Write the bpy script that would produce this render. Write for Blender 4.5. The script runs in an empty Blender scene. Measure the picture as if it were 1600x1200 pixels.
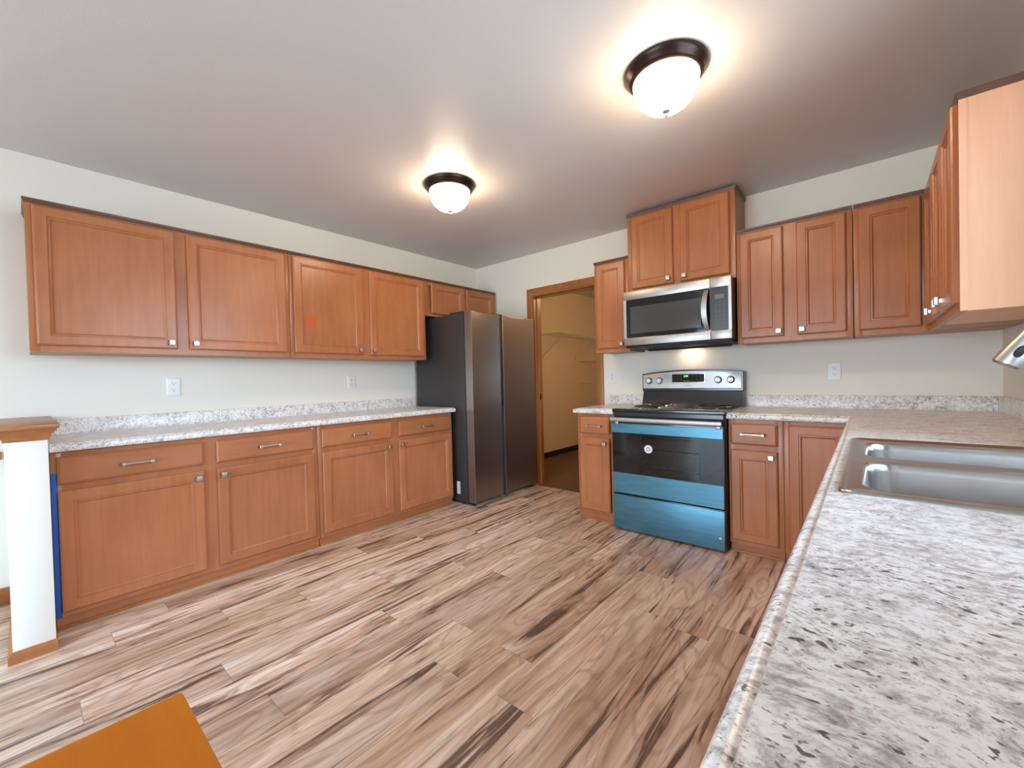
import bpy, bmesh, math, random
from mathutils import Vector, Matrix
random.seed(7)
PI = math.pi
C = bpy.context.scene.collection
SC = bpy.context.scene

# ------------------------------------------------------------------ camera
YAW, PITCH, ROLL, FPX = math.radians(40.8243), math.radians(-0.882), math.radians(-1.4693), 654.4488
CAM = Vector((3.4805, -3.5171, 1.1261))
fwd = Vector((-math.sin(YAW)*math.cos(PITCH), math.cos(YAW)*math.cos(PITCH), math.sin(PITCH)))
rt = Vector((math.cos(YAW), math.sin(YAW), 0)); up = rt.cross(fwd)
R = math.cos(ROLL)*rt + math.sin(ROLL)*up
U = -math.sin(ROLL)*rt + math.cos(ROLL)*up
cd = bpy.data.cameras.new('camera'); cam = bpy.data.objects.new('camera', cd); C.objects.link(cam)
M = Matrix.Identity(4)
for i in range(3):
    M[i][0] = R[i]; M[i][1] = U[i]; M[i][2] = -fwd[i]; M[i][3] = CAM[i]
cam.matrix_world = M
cd.sensor_fit = 'HORIZONTAL'; cd.sensor_width = 36.0; cd.lens = 36.0*FPX/1600.0
cd.shift_x = (800-793.39)/1600.0; cd.shift_y = (602.17-600)/1600.0
cd.clip_start = 0.02; cd.clip_end = 100
SC.camera = cam

# ------------------------------------------------------------------ world, exposure
SC.view_settings.view_transform = 'Standard'; SC.view_settings.look = 'None'
SC.view_settings.gamma = 1.0; SC.view_settings.use_curve_mapping = False
SC.view_settings.exposure = 1.05
SKY, SKY_COL = 10.5, (0.56, 0.76, 1.0, 1)
GND, GND_COL = 5.2, (0.74, 0.88, 1.0, 1)      # bright ground and hazy horizon outside
LAMP, LAMP_COL = 18.5, (1.0, 0.78, 0.54, 1)
w = bpy.data.worlds.new('daylight'); SC.world = w; w.use_nodes = True
_t = w.node_tree; _tc = _t.nodes.new('ShaderNodeTexCoord'); _sx = _t.nodes.new('ShaderNodeSeparateXYZ')
_mr = _t.nodes.new('ShaderNodeMapRange'); _mr.inputs[1].default_value = -.05; _mr.inputs[2].default_value = .25
_mx = _t.nodes.new('ShaderNodeMix'); _mx.data_type = 'RGBA'; _mx.clamp_result = False
_t.links.new(_tc.outputs['Generated'], _sx.inputs[0]); _t.links.new(_sx.outputs[2], _mr.inputs[0]); _t.links.new(_mr.outputs[0], _mx.inputs[0])
_mx.inputs[6].default_value = (*[c*GND for c in GND_COL[:3]], 1); _mx.inputs[7].default_value = (*[c*SKY for c in SKY_COL[:3]], 1)
_t.links.new(_mx.outputs[2], _t.nodes['Background'].inputs[0])
try:
    SC.cycles.max_bounces = 10; SC.cycles.diffuse_bounces = 6; SC.cycles.glossy_bounces = 4
    SC.cycles.use_denoising = True; SC.cycles.sample_clamp_indirect = 6.0
    SC.cycles.caustics_reflective = False; SC.cycles.caustics_refractive = False
except Exception:
    pass

def portal(loc, rot, sx, sy):
    l = bpy.data.lights.new('window_portal', 'AREA'); l.shape = 'RECTANGLE'; l.size = sx; l.size_y = sy
    l.cycles.is_portal = True
    o = bpy.data.objects.new('window_portal', l); o.location = loc; o.rotation_euler = rot; C.objects.link(o)

# ------------------------------------------------------------------ room dimensions
W, H, YS = 4.035, 2.4226, -6.6
T = 0.12
WIN = {'window_1': ('x', W, -2.95, -1.40, 1.02, 2.14),      # over the sink
       'window_2': ('x', W, -6.20, -5.10, 0.95, 2.05),      # dining side
       'window_3': ('y', YS, 0.7, 3.5, 0.04, 2.08)}         # behind the camera
for k, (ax, p, a0, a1, z0, z1) in WIN.items():
    if ax == 'x': portal((p+T+.01, (a0+a1)/2, (z0+z1)/2), (0, PI/2, 0), z1-z0, a1-a0)
    else: portal(((a0+a1)/2, p-T-.01, (z0+z1)/2), (PI/2, 0, 0), a1-a0, z1-z0)

pl = bpy.data.lights.new('pantry_fill', 'POINT'); pl.energy = 10.0; pl.color = (1.0, .70, .38); pl.shadow_soft_size = .06  # unseen warm fill added to brighten the pantry, no fixture behind it
po = bpy.data.objects.new('pantry_fill', pl); po.location = (1.75, 1.3, 2.25); C.objects.link(po)

# ------------------------------------------------------------------ materials
def S(r, g, b):
    f = lambda c: (c/255/12.92) if c/255 <= .04045 else ((c/255+.055)/1.055)**2.4
    return (f(r), f(g), f(b), 1)

def newmat(name):
    m = bpy.data.materials.new(name); m.use_nodes = True
    nt = m.node_tree; b = nt.nodes['Principled BSDF']
    return m, nt, b

def plain(name, col, rough=.5, metal=0, coat=0, spec=None, aniso=0):
    m, nt, b = newmat(name)
    b.inputs['Base Color'].default_value = col; b.inputs['Roughness'].default_value = rough
    b.inputs['Metallic'].default_value = metal; b.inputs['Coat Weight'].default_value = coat
    b.inputs['Coat Roughness'].default_value = .12
    if spec is not None: b.inputs['Specular IOR Level'].default_value = spec
    # a faint procedural unevenness of the finish
    n = nt.nodes.new('ShaderNodeTexNoise'); tc = nt.nodes.new('ShaderNodeTexCoord')
    n.inputs['Scale'].default_value = 30; n.inputs['Detail'].default_value = 3
    mr = nt.nodes.new('ShaderNodeMapRange'); mr.inputs[3].default_value = max(rough-.04, 0); mr.inputs[4].default_value = rough+.04
    nt.links.new(tc.outputs['Object'], n.inputs['Vector']); nt.links.new(n.outputs['Fac'], mr.inputs[0])
    nt.links.new(mr.outputs[0], b.inputs['Roughness'])
    return m

def nd(nt, t, **kw):
    n = nt.nodes.new(t)
    for k, v in kw.items(): setattr(n, k, v)
    return n
def math_(nt, op, a, b=None, c=None):
    n = nt.nodes.new('ShaderNodeMath'); n.operation = op
    for i, v in enumerate((a, b, c)):
        if v is None: continue
        if isinstance(v, (int, float)): n.inputs[i].default_value = v
        else: nt.links.new(v, n.inputs[i])
    return n.outputs[0]
def ramp(nt, fac, stops, interp='LINEAR'):
    r = nt.nodes.new('ShaderNodeValToRGB'); r.color_ramp.interpolation = interp
    e = r.color_ramp.elements
    while len(e) < len(stops): e.new(.5)
    for i, (p, c) in enumerate(stops):
        e[i].position = p; e[i].color = c if len(c) == 4 else (*c, 1)
    nt.links.new(fac, r.inputs[0]); return r.outputs[0]
def mix(nt, fac, a, b, mode='MIX'):
    n = nt.nodes.new('ShaderNodeMix'); n.data_type = 'RGBA'; n.blend_type = mode
    if isinstance(fac, (int, float)): n.inputs[0].default_value = fac
    else: nt.links.new(fac, n.inputs[0])
    for s, v in ((6, a), (7, b)):
        if isinstance(v, tuple): n.inputs[s].default_value = v
        else: nt.links.new(v, n.inputs[s])
    return n.outputs[2]
def noise(nt, vec, scale, detail=4, rough=.5, dist=0):
    n = nt.nodes.new('ShaderNodeTexNoise'); n.inputs['Scale'].default_value = scale
    n.inputs['Detail'].default_value = detail; n.inputs['Roughness'].default_value = rough
    n.inputs['Distortion'].default_value = dist
    nt.links.new(vec, n.inputs['Vector']); return n.outputs['Fac']
def mapping(nt, vec, scale=(1, 1, 1), rot=(0, 0, 0), loc=(0, 0, 0)):
    n = nt.nodes.new('ShaderNodeMapping'); n.inputs['Scale'].default_value = scale
    n.inputs['Rotation'].default_value = rot; n.inputs['Location'].default_value = loc
    nt.links.new(vec, n.inputs['Vector']); return n.outputs[0]
def bump(nt, b, h, strength=.1, dist=.002):
    n = nt.nodes.new('ShaderNodeBump'); n.inputs['Strength'].default_value = strength
    n.inputs['Distance'].default_value = dist
    nt.links.new(h, n.inputs['Height']); nt.links.new(n.outputs[0], b.inputs['Normal'])

def paint(name, col, rough, bscale, bstr, spec=.5):
    m, nt, b = newmat(name); tc = nd(nt, 'ShaderNodeTexCoord').outputs['Object']
    b.inputs['Base Color'].default_value = col; b.inputs['Roughness'].default_value = rough
    b.inputs['Specular IOR Level'].default_value = spec
    n = noise(nt, tc, bscale, 3, .6)
    bump(nt, b, n, bstr, .002)
    return m

def wood(name, light, dark, grain='z', rough=.32, coat=.35, contrast=1.0):
    m, nt, b = newmat(name); tc = nd(nt, 'ShaderNodeTexCoord').outputs['Object']
    oi = nd(nt, 'ShaderNodeObjectInfo').outputs['Random']
    sc = {'z': (16, 16, 1.1), 'y': (16, 1.1, 16), 'x': (1.1, 16, 16)}[grain]
    v0 = nd(nt, 'ShaderNodeVectorMath', operation='ADD'); nt.links.new(tc, v0.inputs[0])
    cx = nd(nt, 'ShaderNodeCombineXYZ'); o2 = math_(nt, 'MULTIPLY', oi, 37.0)
    for i in range(3): nt.links.new(o2, cx.inputs[i])
    nt.links.new(cx.outputs[0], v0.inputs[1]); v = v0.outputs[0]
    g = noise(nt, mapping(nt, v, sc), 2.2, 5, .6, .4)
    blot = noise(nt, mapping(nt, v, (1, 1, .8)), 3.2, 3, .55, .3)
    fine = noise(nt, mapping(nt, v, tuple(s*6 for s in sc)), 3, 2, .5)
    f = math_(nt, 'ADD', math_(nt, 'MULTIPLY', g, .45), math_(nt, 'ADD', math_(nt, 'MULTIPLY', blot, .5), math_(nt, 'MULTIPLY', fine, .12)))
    c = ramp(nt, f, [(.5-.18/contrast, dark), (.5+.22/contrast, light)])
    hv = nd(nt, 'ShaderNodeHueSaturation'); nt.links.new(c, hv.inputs['Color'])
    nt.links.new(math_(nt, 'MULTIPLY_ADD', oi, .12, .94), hv.inputs['Value'])
    nt.links.new(hv.outputs[0], b.inputs['Base Color'])
    nt.links.new(math_(nt, 'MULTIPLY_ADD', blot, .16, rough-.08), b.inputs['Roughness'])
    b.inputs['Coat Weight'].default_value = coat*.35; b.inputs['Coat Roughness'].default_value = .22
    b.inputs['Specular IOR Level'].default_value = .32
    return m

MW = wood('cabinet_wood', S(188, 121, 79), S(161, 98, 60))
MWH = wood('cabinet_wood_rails', S(188, 121, 79), S(161, 98, 60), 'x')
MWHY = wood('cabinet_wood_drawers', S(186, 119, 78), S(161, 98, 60), 'y')
MCROWN = wood('dark_crown_wood', S(112, 76, 56), S(84, 54, 40), 'y', .4, .2)
MSIDE_LIT = wood('cabinet_side_veneer_lit', S(240, 186, 150), S(228, 168, 132), 'z', .4, .1)  # side veneer lightened to peach, the strong window light put into its colour
MSIDE2 = wood('cabinet_side_brown', S(176, 126, 88), S(152, 104, 70), 'z', .4, .1)
MTRIM = wood('oak_trim', S(176, 116, 66), S(148, 92, 48), 'z', .35, .3)
MTRIMX = wood('oak_trim_horizontal', S(180, 120, 74), S(150, 94, 52), 'x', .35, .3)
MTABLE = wood('orange_table_wood', S(218, 132, 14), S(202, 114, 8), 'x', .5, .0)
MWALL = paint('wall_paint', S(235, 230, 219), .6, 160, .10, .3)
MPANTRY = paint('pantry_paint', S(222, 205, 178), .7, 160, .10)
MCEIL = paint('ceiling_paint', S(214, 208, 205), .38, 120, .25)
MNICK = plain('brushed_nickel', (.56, .53, .50, 1), .34, 1)
MSTEEL = plain('stainless_steel', (.42, .395, .375, 1), .40, 1)
MCHROME = plain('chrome', (.75, .75, .75, 1), .1, 1)
MBLACK = plain('black_enamel', (.012, .012, .014, 1), .22, 0, .5)
MBLACKM = plain('matte_black', (.010, .010, .011, 1), .6)
MSINK = plain('sink_steel', (.56, .55, .54, 1), .24, 1)
MFRS = plain('charcoal_side', (.050, .045, .044, 1), .42, .3)
MBRONZE = plain('dark_bronze', (.030, .014, .010, 1), .3, .6)
MPLASTIC = plain('white_plastic', S(232, 232, 232), .35)
MSLOT = plain('dark_slot', (.03, .03, .03, 1), .5)
MLABEL = plain('white_label', S(235, 236, 240), .5)
MGREY = plain('grey_print', S(120, 118, 118), .5)
MTAPE = plain('blue_tape', S(28, 84, 168), .6)
MWIRE = plain('white_wire', S(205, 200, 190), .4)
MCARPET = paint('brown_floor', S(104, 72, 44), .8, 300, .5)
MBBD = plain('shaded_base', (.012, .009, .007, 1), .5)  # pantry baseboard, its shadow put into the near-black colour
MTEXT = plain('pale_print', S(168, 168, 168), .5)
MOVEN = plain('oven_cavity', (.30, .29, .28, 1), .4)
MVINYL = plain('white_vinyl', S(236, 238, 240), .4)

def m_fridge():
    m, nt, b = newmat('dark_stainless'); tc = nd(nt, 'ShaderNodeTexCoord').outputs['Object']
    n = noise(nt, mapping(nt, tc, (1, 1, 260)), 3, 3, .5)
    b.inputs['Base Color'].default_value = (.30, .265, .245, 1); b.inputs['Metallic'].default_value = 1
    tg = nd(nt, 'ShaderNodeTangent'); tg.direction_type = 'RADIAL'; tg.axis = 'Z'
    nt.links.new(tg.outputs[0], b.inputs['Tangent']); b.inputs['Anisotropic'].default_value = .75
    nt.links.new(math_(nt, 'MULTIPLY_ADD', n, .08, .30), b.inputs['Roughness'])
    bump(nt, b, n, .02, .001)
    return m
MFR = m_fridge()

def m_film():
    m, nt, b = newmat('blue_protective_film'); tc = nd(nt, 'ShaderNodeTexCoord').outputs['Object']
    n = noise(nt, mapping(nt, tc, (1, 1, 6)), 6, 3, .5)
    c = ramp(nt, n, [(.3, S(74, 126, 148)), (.7, S(90, 140, 160))])
    nt.links.new(c, b.inputs['Base Color']); b.inputs['Metallic'].default_value = .65
    b.inputs['Roughness'].default_value = .30; b.inputs['Coat Weight'].default_value = .3
    return m
MFILM = m_film()

def m_glass(name, tint, refl=.06):
    m = bpy.data.materials.new(name); m.use_nodes = True; nt = m.node_tree
    nt.nodes.clear(); out = nd(nt, 'ShaderNodeOutputMaterial')
    t = nd(nt, 'ShaderNodeBsdfTransparent'); t.inputs[0].default_value = tint
    g = nd(nt, 'ShaderNodeBsdfGlossy'); g.inputs['Roughness'].default_value = .03
    fr = nd(nt, 'ShaderNodeFresnel'); fr.inputs[0].default_value = 1.5
    ms = nd(nt, 'ShaderNodeMixShader')
    nt.links.new(fr.outputs[0], ms.inputs[0]); nt.links.new(t.outputs[0], ms.inputs[1]); nt.links.new(g.outputs[0], ms.inputs[2])
    nt.links.new(ms.outputs[0], out.inputs[0])
    return m
MPANE = m_glass('window_glass', (.96, .98, .98, 1))
MOGLASS = m_glass('tinted_oven_glass', (.72, .70, .68, 1))
MDGLASS = plain('black_glass', (.010, .010, .012, 1), .06, 0, 0)
MMWIN = plain('microwave_screen', (.055, .055, .052, 1), .12, 0, .6)

def m_emit(name, col, st):
    m, nt, b = newmat(name)
    b.inputs['Base Color'].default_value = (.8, .8, .8, 1)
    b.inputs['Emission Color'].default_value = col; b.inputs['Emission Strength'].default_value = st
    return m
MLAMP = m_emit('lit_glass_bowl', LAMP_COL, LAMP)
MGREEN = m_emit('green_digits', (.15, 1, .2, 1), 1.6)
MHOOD = m_emit('under_microwave_bulb', (1, .75, .48, 1), 22)

def m_floor():
    m, nt, b = newmat('vinyl_planks'); tc = nd(nt, 'ShaderNodeTexCoord').outputs['Object']
    sep = nd(nt, 'ShaderNodeSeparateXYZ'); nt.links.new(tc, sep.inputs[0])
    x, y = sep.outputs[0], sep.outputs[1]
    PW, PL = .165, 1.22
    u = math_(nt, 'DIVIDE', math_(nt, 'ADD', x, 10*PW-2.13+8*PW), PW)
    ix = math_(nt, 'FLOOR', u)
    wn = nd(nt, 'ShaderNodeTexWhiteNoise', noise_dimensions='1D'); nt.links.new(ix, wn.inputs['W'])
    v = math_(nt, 'ADD', math_(nt, 'DIVIDE', y, PL), wn.outputs['Value'])
    iy = math_(nt, 'FLOOR', v)
    cxy = nd(nt, 'ShaderNodeCombineXYZ'); nt.links.new(ix, cxy.inputs[0]); nt.links.new(iy, cxy.inputs[1])
    wn2 = nd(nt, 'ShaderNodeTexWhiteNoise', noise_dimensions='3D'); nt.links.new(cxy.outputs[0], wn2.inputs['Vector'])
    r = wn2.outputs['Value']
    off = nd(nt, 'ShaderNodeVectorMath', operation='MULTIPLY_ADD')
    nt.links.new(wn2.outputs['Color'], off.inputs[0]); off.inputs[1].default_value = (40, 40, 40); nt.links.new(tc, off.inputs[2])
    p = off.outputs[0]
    # knots: warp the across-board coordinate
    warp = noise(nt, mapping(nt, p, (5.5, 1.3, 1)), 1.0, 2, .5)
    rings = math_(nt, 'SINE', math_(nt, 'MULTIPLY', warp, 75.0))
    rings = math_(nt, 'MULTIPLY_ADD', rings, .5, .5)
    fine = noise(nt, mapping(nt, p, (44, 2.2, 1)), 1.6, 4, .6, .3)
    streak = noise(nt, mapping(nt, p, (17, 1.1, 1)), 1.0, 4, .62, 1.3)
    broad = noise(nt, mapping(nt, p, (7, .8, 1)), 1.0, 2, .5, .6)
    LT, MD, DK, VD = S(240, 216, 196), S(214, 182, 158), S(146, 108, 86), S(78, 53, 42)
    base = ramp(nt, math_(nt, 'ADD', math_(nt, 'MULTIPLY', broad, .7), math_(nt, 'MULTIPLY', fine, .3)),
                [(.36, S(190, 154, 128)), (.5, MD), (.66, LT)])
    c = mix(nt, math_(nt, 'MULTIPLY', ramp(nt, rings, [(.0, (1, 1, 1)), (.45, (0, 0, 0))]), .34), base, DK)
    sm = ramp(nt, streak, [(.515, (0, 0, 0)), (.575, (.7, .7, .7)), (.67, (1, 1, 1))])
    c = mix(nt, math_(nt, 'MULTIPLY', sm, .64), c, DK)
    sm2 = ramp(nt, math_(nt, 'MULTIPLY_ADD', fine, .25, streak), [(.70, (0, 0, 0)), (.76, (1, 1, 1))])
    c = mix(nt, math_(nt, 'MULTIPLY', sm2, .8), c, VD)
    sl = ramp(nt, streak, [(.33, (1, 1, 1)), (.43, (0, 0, 0))])
    c = mix(nt, math_(nt, 'MULTIPLY', sl, .55), c, S(244, 226, 208))
    hv = nd(nt, 'ShaderNodeHueSaturation'); nt.links.new(c, hv.inputs['Color'])
    nt.links.new(math_(nt, 'MULTIPLY_ADD', r, .30, .84), hv.inputs['Value'])
    # seams
    fu = math_(nt, 'FRACT', u); fv = math_(nt, 'FRACT', v)
    du = math_(nt, 'MULTIPLY', math_(nt, 'MINIMUM', fu, math_(nt, 'SUBTRACT', 1, fu)), PW)
    dv = math_(nt, 'MULTIPLY', math_(nt, 'MINIMUM', fv, math_(nt, 'SUBTRACT', 1, fv)), PL)
    d = math_(nt, 'MINIMUM', du, dv)
    seam = math_(nt, 'LESS_THAN', d, .0011)
    c = mix(nt, math_(nt, 'MULTIPLY', seam, .45), hv.outputs[0], S(90, 64, 48))
    nt.links.new(c, b.inputs['Base Color'])
    nt.links.new(math_(nt, 'MULTIPLY_ADD', fine, .18, .30), b.inputs['Roughness'])
    bump(nt, b, math_(nt, 'SUBTRACT', fine, math_(nt, 'MULTIPLY', seam, 1.0)), .05, .001)
    return m
MFLOOR = m_floor()

def m_granite():
    m, nt, b = newmat('granite_laminate'); tc = nd(nt, 'ShaderNodeTexCoord').outputs['Object']
    wv = nd(nt, 'ShaderNodeVectorMath', operation='MULTIPLY_ADD')
    wn = nt.nodes.new('ShaderNodeTexNoise'); wn.inputs['Scale'].default_value = 9; nt.links.new(tc, wn.inputs['Vector'])
    nt.links.new(wn.outputs['Color'], wv.inputs[0]); wv.inputs[1].default_value = (.05, .05, .05); nt.links.new(tc, wv.inputs[2])
    p = mapping(nt, wv.outputs[0], (1, 1.45, 1.2), (0, 0, .35))
    cloud = noise(nt, p, 15, 6, .7, .2)
    mid = noise(nt, p, 62, 5, .7, .3)
    mot = noise(nt, p, 110, 3, .6, .2)
    spk = noise(nt, mapping(nt, p, (1, 1.35, 1.2)), 66, 2, .5, .3)
    spk2 = noise(nt, mapping(nt, p, (1, 1.2, 1.2), loc=(3, 5, 1)), 130, 2, .5, .2)
    gate = noise(nt, p, 7, 3, .6)
    patch = math_(nt, 'MULTIPLY_ADD', cloud, .40, math_(nt, 'MULTIPLY', mid, .60))
    c = ramp(nt, patch, [(.44, S(246, 243, 240)), (.50, S(232, 227, 223)), (.55, S(206, 199, 196)), (.62, S(164, 156, 154))])
    c = mix(nt, math_(nt, 'MULTIPLY', ramp(nt, mot, [(.57, (0, 0, 0)), (.64, (1, 1, 1))]), .5), c, S(158, 146, 138))
    c = mix(nt, ramp(nt, math_(nt, 'MULTIPLY_ADD', gate, .3, spk2), [(.80, (0, 0, 0)), (.84, (.8, .8, .8))]), c, S(110, 98, 94))
    sp = math_(nt, 'MULTIPLY_ADD', gate, .30, spk)
    c = mix(nt, ramp(nt, sp, [(.815, (0, 0, 0)), (.85, (.9, .9, .9))]), c, S(70, 60, 60))
    nt.links.new(c, b.inputs['Base Color'])
    b.inputs['Roughness'].default_value = .28
    b.inputs['Specular IOR Level'].default_value = .5
    bump(nt, b, mot, .03, .001)
    return m
MGRAN = m_granite()

# ------------------------------------------------------------------ mesh builder
class MB:
    def __init__(s): s.bm = bmesh.new()
    def box(s, x0, x1, y0, y1, z0, z1, bev=0, seg=2):
        v = [s.bm.verts.new(p) for p in ((x0,y0,z0),(x1,y0,z0),(x1,y1,z0),(x0,y1,z0),(x0,y0,z1),(x1,y0,z1),(x1,y1,z1),(x0,y1,z1))]
        fs = [s.bm.faces.new([v[i] for i in f]) for f in ((0,3,2,1),(4,5,6,7),(0,1,5,4),(1,2,6,5),(2,3,7,6),(3,0,4,7))]
        if bev:
            es = list({e for f in fs for e in f.edges})
            bmesh.ops.bevel(s.bm, geom=es, offset=bev, segments=seg, affect='EDGES', profile=.5)
        return s
    def fbox(s, F, a0, a1, z0, z1, o0, o1, bev=0, seg=2):
        p, q = F(a0, z0, o0), F(a1, z1, o1)
        return s.box(*(t for i in range(3) for t in (min(p[i], q[i]), max(p[i], q[i]))), bev, seg)
    def loft(s, rings, cap0=True, cap1=True, closed=True):
        R_ = [[s.bm.verts.new(p) for p in r] for r in rings]
        n = len(R_[0])
        for a, b in zip(R_, R_[1:]):
            for i in range(n if closed else n-1):
                j = (i+1) % n
                s.bm.faces.new((a[i], a[j], b[j], b[i]))
        if cap0: s.bm.faces.new(R_[0][::-1])
        if cap1: s.bm.faces.new(R_[-1])
        return s
    def lathe(s, c, prof, seg=32, ax=(0, 0, 1), cap0=True, cap1=True):
        ax = Vector(ax).normalized(); c = Vector(c)
        t = Vector((1, 0, 0)) if abs(ax.x) < .9 else Vector((0, 1, 0))
        a = ax.cross(t).normalized(); b = ax.cross(a)
        s.loft([[c+ax*h+(a*math.cos(2*PI*k/seg)+b*math.sin(2*PI*k/seg))*max(r, 1e-4) for k in range(seg)] for r, h in prof], cap0, cap1)
        return s
    def tube(s, pts, r, seg=10, closed=False):
        pts = [Vector(p) for p in pts]; rings = []
        n = len(pts); prev = None
        for i, p in enumerate(pts):
            if closed: d = pts[(i+1) % n]-pts[i-1]
            else: d = pts[min(i+1, n-1)]-pts[max(i-1, 0)]
            d.normalize()
            if prev is None:
                t = Vector((0, 0, 1)) if abs(d.z) < .9 else Vector((1, 0, 0))
                a = d.cross(t).normalized()
            else:
                a = (prev-d*prev.dot(d)).normalized()
            prev = a; b = d.cross(a)
            rr = r[i] if isinstance(r, (list, tuple)) else r
            rings.append([p+(a*math.cos(2*PI*k/seg)+b*math.sin(2*PI*k/seg))*rr for k in range(seg)])
        if closed: rings.append([v.copy() for v in rings[0]]); s.loft(rings, False, False)
        else: s.loft(rings)
        return s
    def rings(s, F, a0, a1, z0, z1, prof, cap0=True, cap1=True):
        s.loft([[F(a0+i, z0+i, o), F(a1-i, z0+i, o), F(a1-i, z1-i, o), F(a0+i, z1-i, o)] for i, o in prof], cap0, cap1); return s
    def build(s, name, mat, parent=None, angle=35, weld=False):
        if weld: bmesh.ops.remove_doubles(s.bm, verts=s.bm.verts, dist=1e-5)
        bmesh.ops.recalc_face_normals(s.bm, faces=s.bm.faces)
        off = ORG.get(parent.name, Vector((0, 0, 0))) if parent else Vector((0, 0, 0))
        for v in s.bm.verts: v.co -= off
        me = bpy.data.meshes.new(name); s.bm.to_mesh(me); s.bm.free()
        me.materials.append(mat)
        for p in me.polygons: p.use_smooth = True
        me.set_sharp_from_angle(angle=math.radians(angle))
        o = bpy.data.objects.new(name, me); C.objects.link(o)
        if parent: o.parent = parent; ORG[o.name] = off
        return o
ORG = {}
def thing(name, label, cat, loc, group=None):
    o = bpy.data.objects.new(name, None); C.objects.link(o); o.location = loc
    o.empty_display_size = .1
    o['label'] = label; o['category'] = cat
    if group: o['group'] = group
    ORG[o.name] = Vector(loc); return o
def tag(o, label, cat, group=None):
    o['label'] = label; o['category'] = cat
    if group: o['group'] = group
    return o
def struct(o): o['kind'] = 'structure'; return o

def FL(p): return lambda a, z, o: (p+o, a, z)       # faces +X (left run)
def FB(p): return lambda a, z, o: (a, p-o, z)       # faces -Y (back run)
def FR(p): return lambda a, z, o: (p-o, a, z)       # faces -X (right run)
def rrect(F, a0, a1, z0, z1, r, o, n=5):
    pts = []
    for cx, cz, t0 in ((a1-r, z1-r, 0), (a0+r, z1-r, 90), (a0+r, z0+r, 180), (a1-r, z0+r, 270)):
        for k in range(n+1):
            t = math.radians(t0+90*k/n); pts.append(F(cx+r*math.cos(t), cz+r*math.sin(t), o))
    return pts
def text(body, size, F, a, z, o, mat, name, parent, sx=1.0, flip=1, ext=.0004):
    cu = bpy.data.curves.new('t', 'FONT'); cu.body = body; cu.size = size; cu.align_x = 'CENTER'; cu.align_y = 'CENTER'; cu.extrude = ext
    ob = bpy.data.objects.new('t', cu); C.objects.link(ob)
    dg = bpy.context.evaluated_depsgraph_get(); dg.update()
    me = bpy.data.meshes.new_from_object(ob.evaluated_get(dg)); bpy.data.objects.remove(ob); bpy.data.curves.remove(cu)
    off = ORG.get(parent.name, Vector((0, 0, 0)))
    for v in me.vertices:
        v.co = Vector(F(a+flip*v.co.x*sx, z+v.co.y, o+v.co.z+ext))-off
    me.name = name; me.materials.clear(); me.materials.append(mat)
    ob = bpy.data.objects.new(name, me); C.objects.link(ob); ob.parent = parent; ORG[ob.name] = off
    return ob

# ------------------------------------------------------------------ room shell
def wall_with_holes(name, F, a0, a1, holes, mat, z0=0, z1=H, t=T):
    mb = MB(); xs = sorted(holes); cur = a0
    for h0, h1, hz0, hz1 in xs:
        mb.fbox(F, cur, h0, z0, z1, -t, 0)
        if hz0 > z0: mb.fbox(F, h0, h1, z0, hz0, -t, 0)
        if hz1 < z1: mb.fbox(F, h0, h1, hz1, z1, -t, 0)
        cur = h1
    mb.fbox(F, cur, a1, z0, z1, -t, 0)
    return struct(mb.build(name, mat))
PX0, PX1, PY1 = 0.02, 2.3, 3.35        # pantry
DW0, DW1, DWH = 0.815, 1.555, 1.995    # doorway opening
struct(MB().box(-T, W+T, YS-T, 0.0, -.12, 0).build('floor', MFLOOR))
struct(MB().box(PX0-T, PX1+T, 0.0, PY1+T, -.12, -.001).build('floor_pantry', MCARPET))
struct(MB().box(-T, W+T, YS-T, PY1+T, H, H+.1).build('ceiling', MCEIL))
wall_with_holes('wall_left', FL(0), YS-T, 0, [], MWALL)
wall_with_holes('wall_back', FB(0), -T, W+T, [(DW0, DW1, 0, DWH)], MWALL)
wall_with_holes('wall_right', FR(W), YS-T, 0, [(WIN[k][2], WIN[k][3], WIN[k][4], WIN[k][5]) for k in ('window_2', 'window_1')], MWALL)
wall_with_holes('wall_front', (lambda a, z, o: (a, YS+o, z)), 0, W, [WIN['window_3'][2:]], MWALL)
struct(MB().box(PX0-T, PX0, T, PY1, 0, H).build('wall_pantry_left', MPANTRY))
struct(MB().box(PX1, PX1+T, T, PY1, 0, H).build('wall_pantry_right', MPANTRY))
struct(MB().box(PX0-T, PX1+T, PY1, PY1+T, 0, H).build('wall_pantry_back', MPANTRY))
struct(MB().box(PX0, PX0+.012, T, PY1, 0, .075).build('baseboard_pantry', MBBD))

def window(name, nmull):
    ax, p, a0, a1, z0, z1 = WIN[name]
    F = FR(p) if ax == 'x' else (lambda a, z, o: (a, p+o, z))
    mb = MB(); f = .045
    o0, o1 = -.085, -.035
    mb.fbox(F, a0, a1, z0, z0+f, o0, o1, .003); mb.fbox(F, a0, a1, z1-f, z1, o0, o1, .003)
    mb.fbox(F, a0, a0+f, z0+f, z1-f, o0, o1, .003); mb.fbox(F, a1-f, a1, z0+f, z1-f, o0, o1, .003)
    for k in range(nmull):
        c = a0+(a1-a0)*(k+1)/(nmull+1)
        mb.fbox(F, c-.025, c+.025, z0+f, z1-f, o0, o1, .003)
    fr = struct(mb.build(name, MVINYL))
    g = MB().fbox(F, a0+f, a1-f, z0+f, z1-f, -.062, -.058).build('pane', MPANE, fr)
    return fr
window('window_1', 1); window('window_2', 1); window('window_3', 1)
# sill of the sink window
struct(MB().box(W-.02, W+.10, WIN['window_1'][2]-.02, WIN['window_1'][3]+.02, 1.0, 1.02, .003).build('trim_1', MVINYL))

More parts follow.
